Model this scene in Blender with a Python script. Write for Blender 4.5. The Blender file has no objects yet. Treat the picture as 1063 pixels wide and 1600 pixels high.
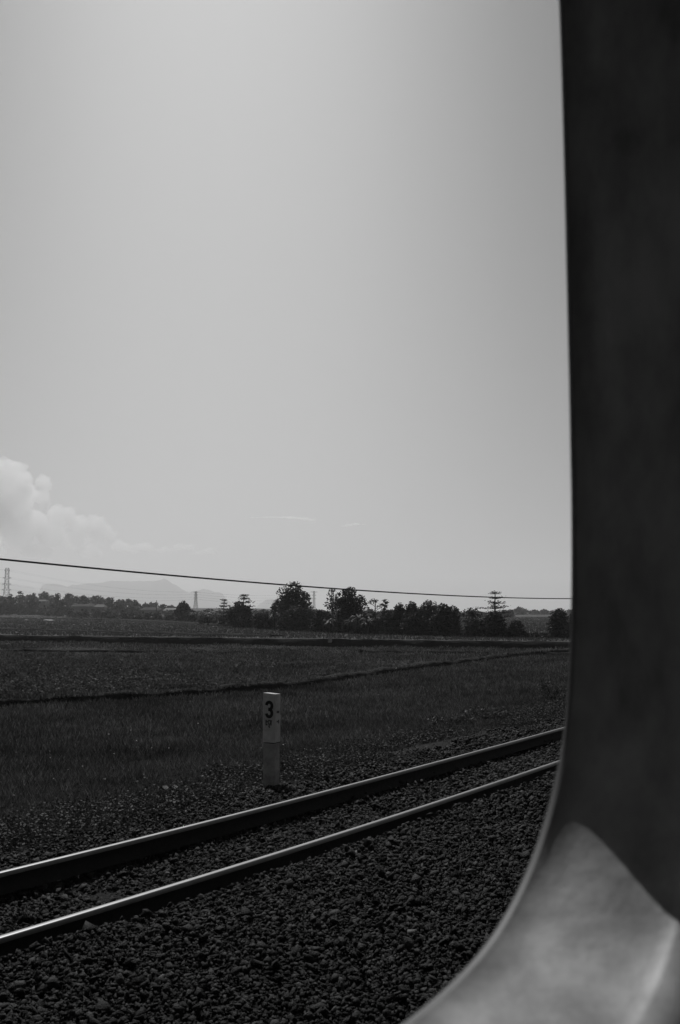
import bpy, bmesh, math, random
import numpy as np
from mathutils import Vector, Matrix
R = math.radians
rng = np.random.default_rng(7)
random.seed(7)
scene = bpy.context.scene
COL = scene.collection

# ------------------------------------------------------------------ camera
CAMZ = 3.0
F = 1555.6                       # focal length in pixels of the 1063x1600 photograph
PITCH = math.atan(155 / F)
cam_d = bpy.data.cameras.new('camera')
cam = bpy.data.objects.new('camera', cam_d); COL.objects.link(cam)
cam.location = (0, 0, CAMZ); cam.rotation_euler = (math.pi / 2 + PITCH, 0, 0)
cam_d.sensor_fit = 'VERTICAL'; cam_d.sensor_height = 36.0; cam_d.sensor_width = 24.0
cam_d.lens = 35.0; cam_d.clip_start = 0.02; cam_d.clip_end = 80000
cam_d.dof.use_dof = True; cam_d.dof.focus_distance = 24.0; cam_d.dof.aperture_fstop = 6.3
scene.camera = cam
scene.render.resolution_x = 680; scene.render.resolution_y = 1024

# ------------------------------------------------------------------ light
SUN_AZ, SUN_EL = R(-15), R(48)
sdir = Vector((math.sin(SUN_AZ) * math.cos(SUN_EL), math.cos(SUN_AZ) * math.cos(SUN_EL), math.sin(SUN_EL)))
sl = bpy.data.lights.new('sun', 'SUN'); sl.energy = 2.9; sl.angle = R(0.6); sl.color = (1, 1, 1)
so = bpy.data.objects.new('sun', sl); COL.objects.link(so)
so.rotation_euler = (-sdir).to_track_quat('-Z', 'Y').to_euler()
scene.view_settings.view_transform = 'Standard'; scene.view_settings.look = 'None'
scene.view_settings.exposure = 0.0; scene.view_settings.gamma = 1.0
w = bpy.data.worlds.new('World'); scene.world = w; w.use_nodes = True
nt = w.node_tree; nt.nodes.clear()
def N(tree, t, **kw):
    n = tree.nodes.new(t)
    for k, v in kw.items(): setattr(n, k, v)
    return n
out = N(nt, 'ShaderNodeOutputWorld'); bg = N(nt, 'ShaderNodeBackground')
sky = N(nt, 'ShaderNodeTexSky', sky_type='NISHITA', sun_disc=False, sun_elevation=SUN_EL, sun_rotation=SUN_AZ,
        altitude=0, air_density=1.0, dust_density=3.0, ozone_density=1.0)
sep = N(nt, 'ShaderNodeSeparateColor')
nt.links.new(sky.outputs[0], sep.inputs[0])
# black-and-white film behind an orange-red filter: mostly the red record of the sky
rr = N(nt, 'ShaderNodeMath', operation='MULTIPLY'); rr.inputs[1].default_value = .85
gg = N(nt, 'ShaderNodeMath', operation='MULTIPLY_ADD'); gg.inputs[1].default_value = .15
nt.links.new(sep.outputs[0], rr.inputs[0]); nt.links.new(sep.outputs[1], gg.inputs[0]); nt.links.new(rr.outputs[0], gg.inputs[2])
SKY_STRENGTH = 0.10
# the film's soft shoulder, and an added falloff in sky colour standing in for vignetting
SKY_GAIN = 3.25
pw = N(nt, 'ShaderNodeMath', operation='POWER'); pw.inputs[1].default_value = .19
nt.links.new(gg.outputs[0], pw.inputs[0])
tcw = N(nt, 'ShaderNodeTexCoord'); sx = N(nt, 'ShaderNodeSeparateXYZ'); nt.links.new(tcw.outputs['Generated'], sx.inputs[0])
flat = N(nt, 'ShaderNodeCombineXYZ'); nt.links.new(sx.outputs[0], flat.inputs[0]); nt.links.new(sx.outputs[1], flat.inputs[1])
nrm = N(nt, 'ShaderNodeVectorMath', operation='NORMALIZE'); nt.links.new(flat.outputs[0], nrm.inputs[0])
dt = N(nt, 'ShaderNodeVectorMath', operation='DOT_PRODUCT'); nt.links.new(nrm.outputs[0], dt.inputs[0]); dt.inputs[1].default_value = (math.sin(R(-6.5)), math.cos(R(-6.5)), 0)
ac = N(nt, 'ShaderNodeMath', operation='ARCCOSINE'); nt.links.new(dt.outputs['Value'], ac.inputs[0])
dv_ = N(nt, 'ShaderNodeMath', operation='DIVIDE'); nt.links.new(ac.outputs[0], dv_.inputs[0]); dv_.inputs[1].default_value = math.pi
rp = N(nt, 'ShaderNodeValToRGB'); nt.links.new(dv_.outputs[0], rp.inputs[0]); rp.color_ramp.interpolation = 'B_SPLINE'
els = rp.color_ramp.elements
stops = [(0, 1), (.030, .98), (.060, .87), (.095, .66), (.14, .47), (.28, .36), (.5, .22), (1, .12)]
while len(els) < len(stops): els.new(.5)
for e, (p_, v_) in zip(els, stops): e.position = p_; e.color = (v_, v_, v_, 1)
ez = N(nt, 'ShaderNodeMath', operation='MULTIPLY_ADD'); nt.links.new(sx.outputs[2], ez.inputs[0]); ez.inputs[1].default_value = 1.7; ez.inputs[2].default_value = .75; ez.use_clamp = False
ezc = N(nt, 'ShaderNodeMath', operation='MINIMUM'); nt.links.new(ez.outputs[0], ezc.inputs[0]); ezc.inputs[1].default_value = 1.7
pf = N(nt, 'ShaderNodeMath', operation='POWER'); nt.links.new(rp.outputs[0], pf.inputs[0]); nt.links.new(ezc.outputs[0], pf.inputs[1])
mm_ = N(nt, 'ShaderNodeMath', operation='MULTIPLY'); nt.links.new(pw.outputs[0], mm_.inputs[0]); nt.links.new(pf.outputs[0], mm_.inputs[1])
mg = N(nt, 'ShaderNodeMath', operation='MULTIPLY'); nt.links.new(mm_.outputs[0], mg.inputs[0]); mg.inputs[1].default_value = SKY_GAIN
nt.links.new(mg.outputs[0], bg.inputs[0]); bg.inputs[1].default_value = SKY_STRENGTH
nt.links.new(bg.outputs[0], out.inputs[0])

# ------------------------------------------------------------------ frame of reference of the track
A = R(34)
dv = np.array([math.sin(A), math.cos(A)]); nv = np.array([-math.cos(A), math.sin(A)])
def SD(s, D): return s * dv[0] + D * nv[0], s * dv[1] + D * nv[1]
def curve(s):                                  # gentle curve of the track line
    t = np.asarray(s, float) - 10
    k = np.where(t < 0, .0045, .0015)
    return np.where(np.abs(t) < 12, k * t * t, k * 144 + k * 24 * (np.abs(t) - 12))
def D_of(x, y):
    s = x * dv[0] + y * dv[1]; return x * nv[0] + y * nv[1] - curve(s)
def ray(px, py):
    u = (px - 531.5) / F; v = (800 - py) / F
    return np.array([u, math.cos(PITCH) - v * math.sin(PITCH), math.sin(PITCH) + v * math.cos(PITCH)])
def onz(px, py, z):
    r = ray(px, py); t = (z - CAMZ) / r[2]; return r[0] * t, r[1] * t
def U(px): return (px - 531.5) / F
E_D = [-60, -6, -2.2, 0, 2.5, 5.3, 5.6, 6.0, 6.6, 6.9, 7.6, 8.6, 9.6, 11.5, 14, 18]
E_Z = [0, .1, .66, .72, .80, .79, .745, .70, .675, .71, .745, .67, .50, .27, .08, .0]
def zg(x, y): return np.interp(D_of(x, y), E_D, E_Z)

# ------------------------------------------------------------------ materials (all greys: black-and-white photograph)
MATS = {}
def mat(name, col, rough=.8, metal=0, spec=.3, var=0, scale=5, bump=0, bscale=30, island=0, detail=6, coord='Object', stretch=None, trans=0):
    if name in MATS: return MATS[name]
    m = bpy.data.materials.new(name); m.use_nodes = True; t = m.node_tree; b = t.nodes['Principled BSDF']
    b.inputs['Roughness'].default_value = rough; b.inputs['Metallic'].default_value = metal
    b.inputs['Specular IOR Level'].default_value = spec
    b.inputs['Base Color'].default_value = (col, col, col, 1)
    tc = N(t, 'ShaderNodeTexCoord'); src = tc.outputs[coord]
    if stretch:
        mp = N(t, 'ShaderNodeMapping'); mp.inputs['Scale'].default_value = stretch; t.links.new(src, mp.inputs[0]); src = mp.outputs[0]
    last = None
    if var:
        n = N(t, 'ShaderNodeTexNoise'); n.inputs['Scale'].default_value = scale; n.inputs['Detail'].default_value = detail; n.inputs['Roughness'].default_value = .62
        t.links.new(src, n.inputs['Vector'])
        mr = N(t, 'ShaderNodeMapRange'); mr.inputs[1].default_value = .3; mr.inputs[2].default_value = .7
        mr.inputs[3].default_value = col * (1 - var); mr.inputs[4].default_value = col * (1 + var)
        t.links.new(n.outputs[0], mr.inputs[0]); last = mr.outputs[0]
    if island:
        g = N(t, 'ShaderNodeNewGeometry'); pw = N(t, 'ShaderNodeMath', operation='POWER'); pw.inputs[1].default_value = 2.2
        t.links.new(g.outputs['Random Per Island'], pw.inputs[0])
        mr = N(t, 'ShaderNodeMapRange'); mr.inputs[3].default_value = (1 - island * .5) ; mr.inputs[4].default_value = (1 + island * 1.6)
        t.links.new(pw.outputs[0], mr.inputs[0])
        mu = N(t, 'ShaderNodeMath', operation='MULTIPLY')
        if last is not None: t.links.new(last, mu.inputs[0])
        else: mu.inputs[0].default_value = col
        t.links.new(mr.outputs[0], mu.inputs[1]); last = mu.outputs[0]
    if last is not None: t.links.new(last, b.inputs['Base Color'])
    if bump:
        n = N(t, 'ShaderNodeTexNoise'); n.inputs['Scale'].default_value = bscale; n.inputs['Detail'].default_value = 6
        t.links.new(src, n.inputs['Vector'])
        bp = N(t, 'ShaderNodeBump'); bp.inputs['Strength'].default_value = bump; bp.inputs['Distance'].default_value = .05
        t.links.new(n.outputs[0], bp.inputs['Height']); t.links.new(bp.outputs[0], b.inputs['Normal'])
    if trans:
        tr = N(t, 'ShaderNodeBsdfTranslucent'); mx = N(t, 'ShaderNodeMixShader'); mx.inputs[0].default_value = trans
        if last is not None: t.links.new(last, tr.inputs[0])
        else: tr.inputs[0].default_value = (col, col, col, 1)
        t.links.new(b.outputs[0], mx.inputs[1]); t.links.new(tr.outputs[0], mx.inputs[2])
        t.links.new(mx.outputs[0], t.nodes['Material Output'].inputs[0])
    MATS[name] = m; return m

m_stone = mat('ballast_stone', .0086, .75, spec=.25, var=.5, scale=60, bump=.5, bscale=110, island=1.9)
m_pale = mat('pale_stone', .10, .8, var=.3, scale=50, bump=.3, bscale=90)
m_bed = mat('ballast_bed', .018, .95, spec=.1, var=.5, scale=25, bump=.9, bscale=28)
m_soil = mat('dark_soil', .010, .95, spec=.1, var=.45, scale=3, bump=.8, bscale=6)
m_field = mat('field_ground', .022, .95, spec=.1, var=.5, scale=1.2, bump=.9, bscale=5, detail=10)
m_upper = mat('upper_field_grass', .07, .95, spec=.1, var=.35, scale=.12, bump=.5, bscale=1.5, detail=12, stretch=(.35, 1, 1))
m_grass = mat('grass_blade', .086, .85, spec=.12, var=.55, scale=.22, island=.8, trans=.22)
m_grass2 = mat('stubble_blade', .092, .85, spec=.15, var=.65, scale=.16, island=.9, trans=.22)
m_weed = mat('weed_leaf', .028, .65, spec=.2, island=.6, trans=.2)
m_leaf = mat('tree_leaf', .032, .65, spec=.15, island=.5, trans=.2)
m_leafp = mat('pale_tree_leaf', .055, .65, spec=.2, island=.6, trans=.2)
m_ban = mat('broad_leaf', .04, .6, spec=.25, island=.9, trans=.3)
m_bark = mat('bark', .022, .9, var=.3, scale=4, bump=.4, bscale=12)
m_post = mat('painted_concrete', .58, .75, var=.22, scale=9, bump=.12, bscale=60)
m_ink = mat('black_paint', .012, .6)
m_ink2 = mat('worn_black_paint', .10, .7, var=.8, scale=70)
m_steel = mat('rusty_rail_steel', .022, .8, metal=0, spec=.15, var=.3, scale=20, bump=.1, bscale=80)
m_head = mat('polished_rail_head', .17, .42, metal=1.0, var=.10, scale=3, stretch=(1, 1, 1))
m_wire = mat('cable_sheath', .02, .7)
m_conc = mat('grey_concrete', .25, .85, var=.2, scale=4)
m_gal = mat('galvanised_steel', .16, .6, metal=.3)
m_mount = mat('mountain_forest', .05, .95, var=.3, scale=.004)
m_roof = mat('roof_tile', .07, .95, spec=.05, var=.2, scale=2)
m_roofp = mat('pale_tin_roof', .16, .9, spec=.05, var=.1, scale=2)
m_wall = mat('plaster_wall', .22, .9, var=.15, scale=1)
m_dark = mat('dark_opening', .01, .9)

# ------------------------------------------------------------------ helpers
def tag(o, label=None, cat=None, group=None, kind=None):
    if label: o['label'] = label
    if cat: o['category'] = cat
    if group: o['group'] = group
    if kind: o['kind'] = kind
    return o
def empty(name, loc, rz=0):
    o = bpy.data.objects.new(name, None); COL.objects.link(o); o.location = loc; o.rotation_euler = (0, 0, rz)
    o.empty_display_size = .2; return o
def obj_np(name, V, faces_flat, nper, m, parent=None, smooth=False, loc=None):
    """V (n,3), faces_flat flat index array, nper = vertices in each face (array or int)"""
    V = np.asarray(V, np.float32); fl = np.asarray(faces_flat, np.int32).ravel()
    if np.isscalar(nper): nper = np.full(len(fl) // nper, nper, np.int32)
    me = bpy.data.meshes.new(name)
    me.vertices.add(len(V)); me.vertices.foreach_set('co', V.ravel())
    me.loops.add(len(fl)); me.loops.foreach_set('vertex_index', fl)
    st = np.concatenate([[0], np.cumsum(nper)[:-1]]).astype(np.int32)
    me.polygons.add(len(nper)); me.polygons.foreach_set('loop_start', st); me.polygons.foreach_set('loop_total', nper)
    me.update(calc_edges=True); me.validate()
    if smooth: me.polygons.foreach_set('use_smooth', np.ones(len(me.polygons), bool))
    for mm in (m if isinstance(m, (list, tuple)) else [m]): me.materials.append(mm)
    o = bpy.data.objects.new(name, me); COL.objects.link(o)
    if parent is not None: o.parent = parent
    if loc is not None: o.location = loc
    return o
def obj_bm(name, bm, m, parent=None, smooth=False, loc=None):
    me = bpy.data.meshes.new(name); bmesh.ops.recalc_face_normals(bm, faces=bm.faces[:]); bm.to_mesh(me); bm.free()
    if smooth:
        for p in me.polygons: p.use_smooth = True
    for mm in (m if isinstance(m, (list, tuple)) else [m]): me.materials.append(mm)
    o = bpy.data.objects.new(name, me); COL.objects.link(o)
    if parent is not None: o.parent = parent
    if loc is not None: o.location = loc
    return o
def box(bm, c, s, M=None, bevel=0):
    r = bmesh.ops.create_cube(bm, size=1)['verts']
    for v in r:
        v.co = Vector((v.co.x * s[0] + c[0], v.co.y * s[1] + c[1], v.co.z * s[2] + c[2]))
        if M is not None: v.co = M @ v.co
    if bevel:
        es = set(e for v in r for e in v.link_edges)
        bmesh.ops.bevel(bm, geom=list(es), offset=bevel, segments=2, affect='EDGES', profile=.6)
def tube(pts, rad, k=6):
    """tube through pts; returns V, F(quads)"""
    pts = np.asarray(pts, float); n = len(pts); rad = np.broadcast_to(rad, (n,))
    T = np.gradient(pts, axis=0); T /= np.linalg.norm(T, axis=1)[:, None] + 1e-9
    up = np.array([0, 0, 1.]); B = np.cross(T, up); bad = np.linalg.norm(B, axis=1) < .05
    B[bad] = np.cross(T[bad], [1., 0, 0]); B /= np.linalg.norm(B, axis=1)[:, None]; C = np.cross(B, T)
    an = np.arange(k) / k * 2 * np.pi
    V = pts[:, None] + rad[:, None, None] * (np.cos(an)[None, :, None] * B[:, None] + np.sin(an)[None, :, None] * C[:, None])
    i, j = np.meshgrid(np.arange(n - 1), np.arange(k), indexing='ij'); j2 = (j + 1) % k
    Fq = np.stack([i * k + j, i * k + j2, (i + 1) * k + j2, (i + 1) * k + j], -1).reshape(-1, 4)
    return V.reshape(-1, 3), Fq
def merge(parts):
    Vs, Fs, o = [], [], 0
    for V, Fq in parts: Vs.append(V); Fs.append(Fq + o); o += len(V)
    return np.concatenate(Vs), np.concatenate(Fs)
def grid_obj(name, X, Y, Z, m, smooth=True, parent=None):
    nr, nc = X.shape; V = np.stack([X, Y, Z], -1).reshape(-1, 3)
    i, j = np.meshgrid(np.arange(nr - 1), np.arange(nc - 1), indexing='ij')
    Fq = np.stack([i * nc + j, i * nc + j + 1, (i + 1) * nc + j + 1, (i + 1) * nc + j], -1).reshape(-1, 4)
    return obj_np(name, V, Fq, 4, m, parent, smooth)
def vnoise(x, y, f, seed=0):
    """smooth value noise, numpy"""
    x = np.asarray(x, float) * f; y = np.asarray(y, float) * f
    xi = np.floor(x).astype(np.int64); yi = np.floor(y).astype(np.int64); xf = x - xi; yf = y - yi
    def h(a, b):
        k = (a * 374761393 + b * 668265263 + seed * 974711) & 0xffffffff
        k = ((k ^ (k >> 13)) * 1274126177) & 0xffffffff; return ((k ^ (k >> 16)) & 0xffff) / 65535.0
    sx = xf * xf * (3 - 2 * xf); sy = yf * yf * (3 - 2 * yf)
    return (h(xi, yi) * (1 - sx) + h(xi + 1, yi) * sx) * (1 - sy) + (h(xi, yi + 1) * (1 - sx) + h(xi + 1, yi + 1) * sx) * sy

# ------------------------------------------------------------------ ground, embankment, fields
def make_ground():
    rr_ = np.concatenate([[0.01], np.geomspace(4, 11500, 150)]); th = np.linspace(0, 2 * np.pi, 181)
    Rr, T = np.meshgrid(rr_, th, indexing='ij'); X = Rr * np.sin(T); Y = Rr * np.cos(T)
    Z = -.02 + .12 * (vnoise(X, Y, .3, 1) - .5) * (Rr < 120) * (Rr > 6)
    Z = np.where(Rr > 130, -.3, Z)
    tag(grid_obj('ground', X, Y, Z, m_field), kind='structure')
make_ground()
def make_embankment():
    s = np.concatenate([np.arange(-60, -4, 2.), np.arange(-4, 40, .16), np.arange(40, 400, 6.)])
    D = np.concatenate([np.arange(-8, 2, .5), np.arange(2, 13, .12), np.arange(13, 18.1, .4)])
    S, Dm = np.meshgrid(s, D, indexing='ij'); Dm2 = Dm + curve(S)
    X, Y = SD(S, Dm2); Z = np.interp(Dm, E_D, E_Z)
    Z = Z + (vnoise(X, Y, 9, 3) - .5) * .02 + (vnoise(X, Y, 2, 4) - .5) * .04 * (Dm > 8.2) - .012
    Z = np.where(Dm > 17.5, -.15, Z)
    o = grid_obj('railway_embankment', X, Y, Z, m_bed); tag(o, kind='structure')
make_embankment()

# lower bund (front face in shade), traced from the photograph onto the field
bund_px = [(-900, 1160), (-260, 1122), (0, 1106), (150, 1099), (300, 1090), (425, 1079), (500, 1070), (560, 1061), (630, 1050), (700, 1041), (760, 1033), (820, 1026), (890, 1020), (1000, 1014), (1200, 1009)]
BP = np.array([onz(x, y, 0) for x, y in bund_px])
def resample(P, n):
    P = np.asarray(P); L = np.concatenate([[0], np.cumsum(np.linalg.norm(np.diff(P, axis=0), axis=1))])
    t = np.linspace(0, L[-1], n); return np.stack([np.interp(t, L, P[:, k]) for k in range(P.shape[1])], 1)
def smooth1(P, it=3):
    P = P.copy()
    for _ in range(it): P[1:-1] = (P[:-2] + 2 * P[1:-1] + P[2:]) / 4
    return P
def strip(name, P, prof, m, jit=.04, seed=1, kind='structure'):
    """profile (offset away from camera, z) swept along P, with an uneven top"""
    T = np.gradient(P, axis=0); T /= np.linalg.norm(T, axis=1)[:, None]
    Nn = np.stack([-T[:, 1], T[:, 0]], 1); Nn *= np.sign((Nn * P).sum(1))[:, None]
    X = P[:, 0][:, None] + Nn[:, 0][:, None] * np.array([q[0] for q in prof])[None]
    Y = P[:, 1][:, None] + Nn[:, 1][:, None] * np.array([q[0] for q in prof])[None]
    Z = np.repeat(np.array([q[1] for q in prof])[None], len(P), 0)
    top = np.array([q[1] for q in prof]); wgt = np.clip(top / max(top), 0, 1)
    Z = Z + jit * wgt[None] * (2 * vnoise(X, Y, .8, seed) - 1 + (2 * vnoise(X, Y, 3, seed + 1) - 1) * .6)
    X = X + jit * (2 * vnoise(X, Y, 1.3, seed + 2) - 1); Y = Y + jit * 2 * (2 * vnoise(X, Y, 1.1, seed + 3) - 1)
    o = grid_obj(name, X, Y, Z, m); tag(o, kind=kind); return o
BP = smooth1(resample(BP, 500), 8)
strip('field_bund', BP, [(-.05, -.15), (0, .03), (.06, .20), (.16, .27), (.45, .28), (.75, .16), (1.1, -.1)], m_soil, .065, 5)
# small secondary bunds in the middle field
for k, (pl, h) in enumerate([([(-700, 1015), (0, 1018), (150, 1019), (330, 1021), (470, 1021)], .14), ([(560, 1019), (700, 1021), (900, 1024), (1100, 1026)], .16),
                             ([(-500, 1078), (-250, 1084), (0, 1088), (80, 1082), (190, 1080), (290, 1083)], .16)]):
    Pp = smooth1(resample(np.array([onz(x, y, 0) for x, y in pl]), 220), 8)
    strip('low_field_bund', Pp, [(-.05, -.1), (0, .02), (.08, h), (.5, h), (1.0, -.1)], m_soil, .06, 20 + k)

# upper field: a terrace whose dark earth bank faces the camera
UZ = .65
bank_px = [(-1500, 988), (-420, 998), (0, 1002), (150, 1005), (300, 1007), (425, 1009), (560, 1011), (700, 1013), (890, 1016), (1010, 1017), (1300, 1018)]
KP = smooth1(resample(np.array([onz(x, y, 0) for x, y in bank_px]), 400), 8)
def rise(x, y):
    """the land climbs slightly far to the left"""
    r = np.hypot(x, y); return 5.0 * np.clip((r - 380) / 500, 0, 1) * np.clip((-x + 40) / 120, 0, 1) + .002 * np.clip(r - 400, 0, 3000) * 0
def zu(x, y): return UZ + rise(np.asarray(x, float), np.asarray(y, float))
def make_upper():
    P0 = KP; k = np.concatenate([[1.0, 1.004, 1.010, 1.02, 1.05], np.geomspace(1.1, 110, 90)])
    X = P0[:, 0][None] * k[:, None]; Y = P0[:, 1][None] * k[:, None]
    Z = zu(X, Y) + .05 * (vnoise(X, Y, .5, 9) - .5)
    Z[0] = -.1; Z[1] = .56 + .13 * vnoise(X[1], Y[1], .9, 3); Z[2] = .62 + .06 * vnoise(X[2], Y[2], .5, 6)
    X[1] += .3 * (vnoise(X[0], Y[0], .7, 8) - .5)
    Rr = np.hypot(X, Y); Z = np.where(Rr > 11000, -.4, Z)
    o = grid_obj('upper_field', X, Y, Z, [m_upper, m_soil]); tag(o, kind='structure')
    nc = X.shape[1] - 1
    idx = np.zeros(len(o.data.polygons), np.int32); idx[:nc] = 1
    o.data.polygons.foreach_set('material_index', idx)
make_upper()
# faint terrace edges crossing the upper field
for k, (pl, h) in enumerate([([(-100, 983), (0, 984), (60, 985), (130, 987), (300, 992), (420, 995)], .16), ([(180, 969), (240, 972), (330, 977), (420, 981)], .30),
                             ([(-60, 965), (60, 967), (150, 968.5)], .28)]):
    Pp = smooth1(resample(np.array([onz(x, y, UZ) for x, y in pl]), 200), 6)
    T = strip('terrace_edge', Pp, [(-.1, -.1), (0, .02), (.1, h), (1.5, h), (3.0, -.1)], m_soil, .06, 40 + k); T.location.z = UZ

# ------------------------------------------------------------------ ballast stones (stuff)
def rock(seed, flat=.62):
    r = np.random.default_rng(seed); bm = bmesh.new()
    for _ in range(10):
        v = r.normal(size=3); v /= np.linalg.norm(v); v *= r.uniform(.8, 1.1); v = v * [1, r.uniform(.7, .95), flat * r.uniform(.8, 1.1)]
        bm.verts.new(v)
    bmesh.ops.convex_hull(bm, input=bm.verts[:]); bmesh.ops.delete(bm, geom=[v for v in bm.verts if not v.link_faces], context='VERTS')
    bmesh.ops.triangulate(bm, faces=bm.faces[:]); bm.verts.index_update()
    V = np.array([v.co[:] for v in bm.verts]); Fc = np.array([[v.index for v in f.verts] for f in bm.faces]); bm.free(); return V, Fc
ROCKS = [rock(100 + i) for i in range(14)]
def rotm(n, r, tilt=1.0):
    q = r.normal(size=(n, 4)); q /= np.linalg.norm(q, axis=1)[:, None]; w_, x, y, z = q.T
    return np.stack([1 - 2 * (y * y + z * z), 2 * (x * y - z * w_), 2 * (x * z + y * w_), 2 * (x * y + z * w_), 1 - 2 * (x * x + z * z), 2 * (y * z - x * w_),
                     2 * (x * z - y * w_), 2 * (y * z + x * w_), 1 - 2 * (x * x + y * y)], -1).reshape(n, 3, 3)
def scatter_mesh(protos, P, S, r):
    Vs, Fs, o = [], [], 0; which = r.integers(0, len(protos), len(P))
    for k, (V, Fc) in enumerate(protos):
        ii = np.where(which == k)[0]
        if not len(ii): continue
        M = rotm(len(ii), r); VV = np.einsum('nij,vj->nvi', M, V) * S[ii][:, None, None] + P[ii][:, None]
        FF = Fc[None] + (np.arange(len(ii)) * len(V))[:, None, None] + o
        Vs.append(VV.reshape(-1, 3)); Fs.append(FF.reshape(-1, Fc.shape[1])); o += len(ii) * len(V)
    return np.concatenate(Vs), np.concatenate(Fs)
def make_ballast():
    Ps, Ss = [], []
    for (s0, s1, D0, D1, dens, r0) in [(-1, 10, 1.6, 8.6, 2000, .0200), (10, 22, 1.6, 9.2, 950, .026), (22, 60, 3, 9, 110, .055)]:
        n = int((s1 - s0) * (D1 - D0) * dens); s = rng.uniform(s0, s1, n); D = rng.uniform(D0, D1, n)
        keep = rng.uniform(size=n) < np.clip((8.4 - D + .5 * (vnoise(s, D, 1.1, 11) - .5) * 2) / 1.0, 0, 1)
        s, D = s[keep], D[keep]; x, y = SD(s, D + curve(s)); z = zg(x, y)
        size = r0 * rng.lognormal(-.05, .40, len(s)); size = np.clip(size, .009, .062)
        z = z + rng.uniform(-.3, .75, len(s)) * size + (vnoise(x, y, 2.2, 13) - .5) * .035 + (vnoise(x, y, .7, 14) - .5) * .03
        ok = ~((np.abs(np.abs(D - 6.13) - .70) < .085) & (z > .80))
        # nothing piled against the rail heads
        gap = np.abs(np.abs(D - 6.13) - .70) < .12
        z = np.where(gap, np.minimum(z, .74), z)
        Ps.append(np.stack([x, y, z], 1)[ok]); Ss.append(size[ok])
    V, Fc = scatter_mesh(ROCKS, np.concatenate(Ps), np.concatenate(Ss), rng)
    tag(obj_np('track_ballast', V, Fc, 3, m_stone), 'dark crushed stone ballast around and beside the two rails', 'ballast', kind='stuff')
make_ballast()
def big_stone(px, py, size, label, z=None):
    x, y = onz(px, py, .82 if z is None else z); z0 = float(zg(x, y)) + size * .35
    V, Fc = ROCKS[int(px) % 14]; V = V * size
    o = obj_np('pale_stone', V, Fc, 3, m_pale, loc=(x, y, z0)); o.rotation_euler = (.3, .2, px * .37)
    tag(o, label, 'stone', 'pale stones lying on the ballast')
big_stone(250, 1532, .062, 'flat pale stone on the ballast at the lower left of the picture')
big_stone(737, 1361, .060, 'pale grey stone on the ballast nearest the window frame')
big_stone(262, 1347, .050, 'pale stone lying between the two rails')
big_stone(558, 1333, .055, 'pale stone on the ballast right beside the near rail')
big_stone(645, 1456, .045, 'small pale stone low on the ballast below the near rail')

# ------------------------------------------------------------------ rails
def make_rail(Dc, label):
    s = np.concatenate([np.arange(-60, 0, 2.), np.arange(0, 30, .25), np.arange(30, 400, 4.)])
    hw = .0325; H = .166; top = .90
    prof = [(-.065, -H), (-.065, -H + .012), (-.010, -H + .032), (-.009, -.046), (-hw, -.036), (-hw, -.010), (-hw + .005, -.003), (-.018, 0), (.018, 0), (hw - .005, -.003), (hw, -.010), (hw, -.036), (.009, -.046), (.010, -H + .032), (.065, -H + .012), (.065, -H)]
    root = empty('rail', (*SD(0., Dc + float(curve(0.))), top - H)); tag(root, label, 'rail', 'rails of the neighbouring track')
    o0 = np.array(root.location)
    def sweep(name, idx, m):
        X = np.zeros((len(s), len(idx))); Y = X.copy(); Z = X.copy()
        for j, i in enumerate(idx):
            x, y = SD(s, Dc + curve(s) + prof[i][0]); X[:, j] = x - o0[0]; Y[:, j] = y - o0[1]; Z[:, j] = top + prof[i][1] - o0[2]
        return grid_obj(name, X, Y, Z, m, False, root)
    sweep('web_and_foot', [0, 1, 2, 3, 4], m_steel).name = 'rail_web'
    far = sweep('rail_web', [11, 12, 13, 14, 15, 0], m_steel)
    sweep('rail_head', [4, 5, 6, 7, 8, 9, 10, 11], [m_head])
    hd = root.children[-1]; hd.data.materials.append(m_steel)
    nf = len(s) - 1; mi = np.zeros(len(hd.data.polygons), np.int32)
    for j in (0, 6): mi[j::7] = 1
    hd.data.polygons.foreach_set('material_index', mi)
    # join the two web sides into one mesh
    a, b = [c for c in root.children if c.name.startswith('rail_web')]
    bm = bmesh.new(); bm.from_mesh(a.data); bm.from_mesh(b.data); bm.to_mesh(a.data); bm.free()
    bpy.data.objects.remove(b); a.name = 'rail_web'
make_rail(5.43, 'polished steel rail nearest the train window, set low in dark ballast')
make_rail(6.83, 'farther steel rail, nearer the numbered post, gleaming at its left end')

# ------------------------------------------------------------------ kilometre post
def stroke(bm, pts, w_, M, th=.0025):
    pts = [Vector((p[0], p[1])) for p in pts]; L, Rr_ = [], []
    for i, p in enumerate(pts):
        t = (pts[min(i + 1, len(pts) - 1)] - pts[max(i - 1, 0)]).normalized(); n_ = Vector((-t.y, t.x))
        L.append(p + n_ * w_ / 2); Rr_.append(p - n_ * w_ / 2)
    fv = lambda q, d: bm.verts.new(M @ Vector((q.x, -d, q.y)))
    l1 = [fv(q, th) for q in L]; r1 = [fv(q, th) for q in Rr_]
    l0 = [fv(q, -.001) for q in L]; r0 = [fv(q, -.001) for q in Rr_]
    for i in range(len(pts) - 1):
        for q in ((l1[i], l1[i + 1], r1[i + 1], r1[i]), (l0[i], l0[i + 1], l1[i + 1], l1[i]), (r1[i], r1[i + 1], r0[i + 1], r0[i])): bm.faces.new(q)
    bm.faces.new((l0[0], l1[0], r1[0], r0[0])); bm.faces.new((l0[-1], r0[-1], r1[-1], l1[-1]))
def arc(cx, cy, rx, ry, a0, a1, n=14): return [(cx + rx * math.cos(R(a0 + (a1 - a0) * i / n)), cy + ry * math.sin(R(a0 + (a1 - a0) * i / n))) for i in range(n + 1)]
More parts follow.
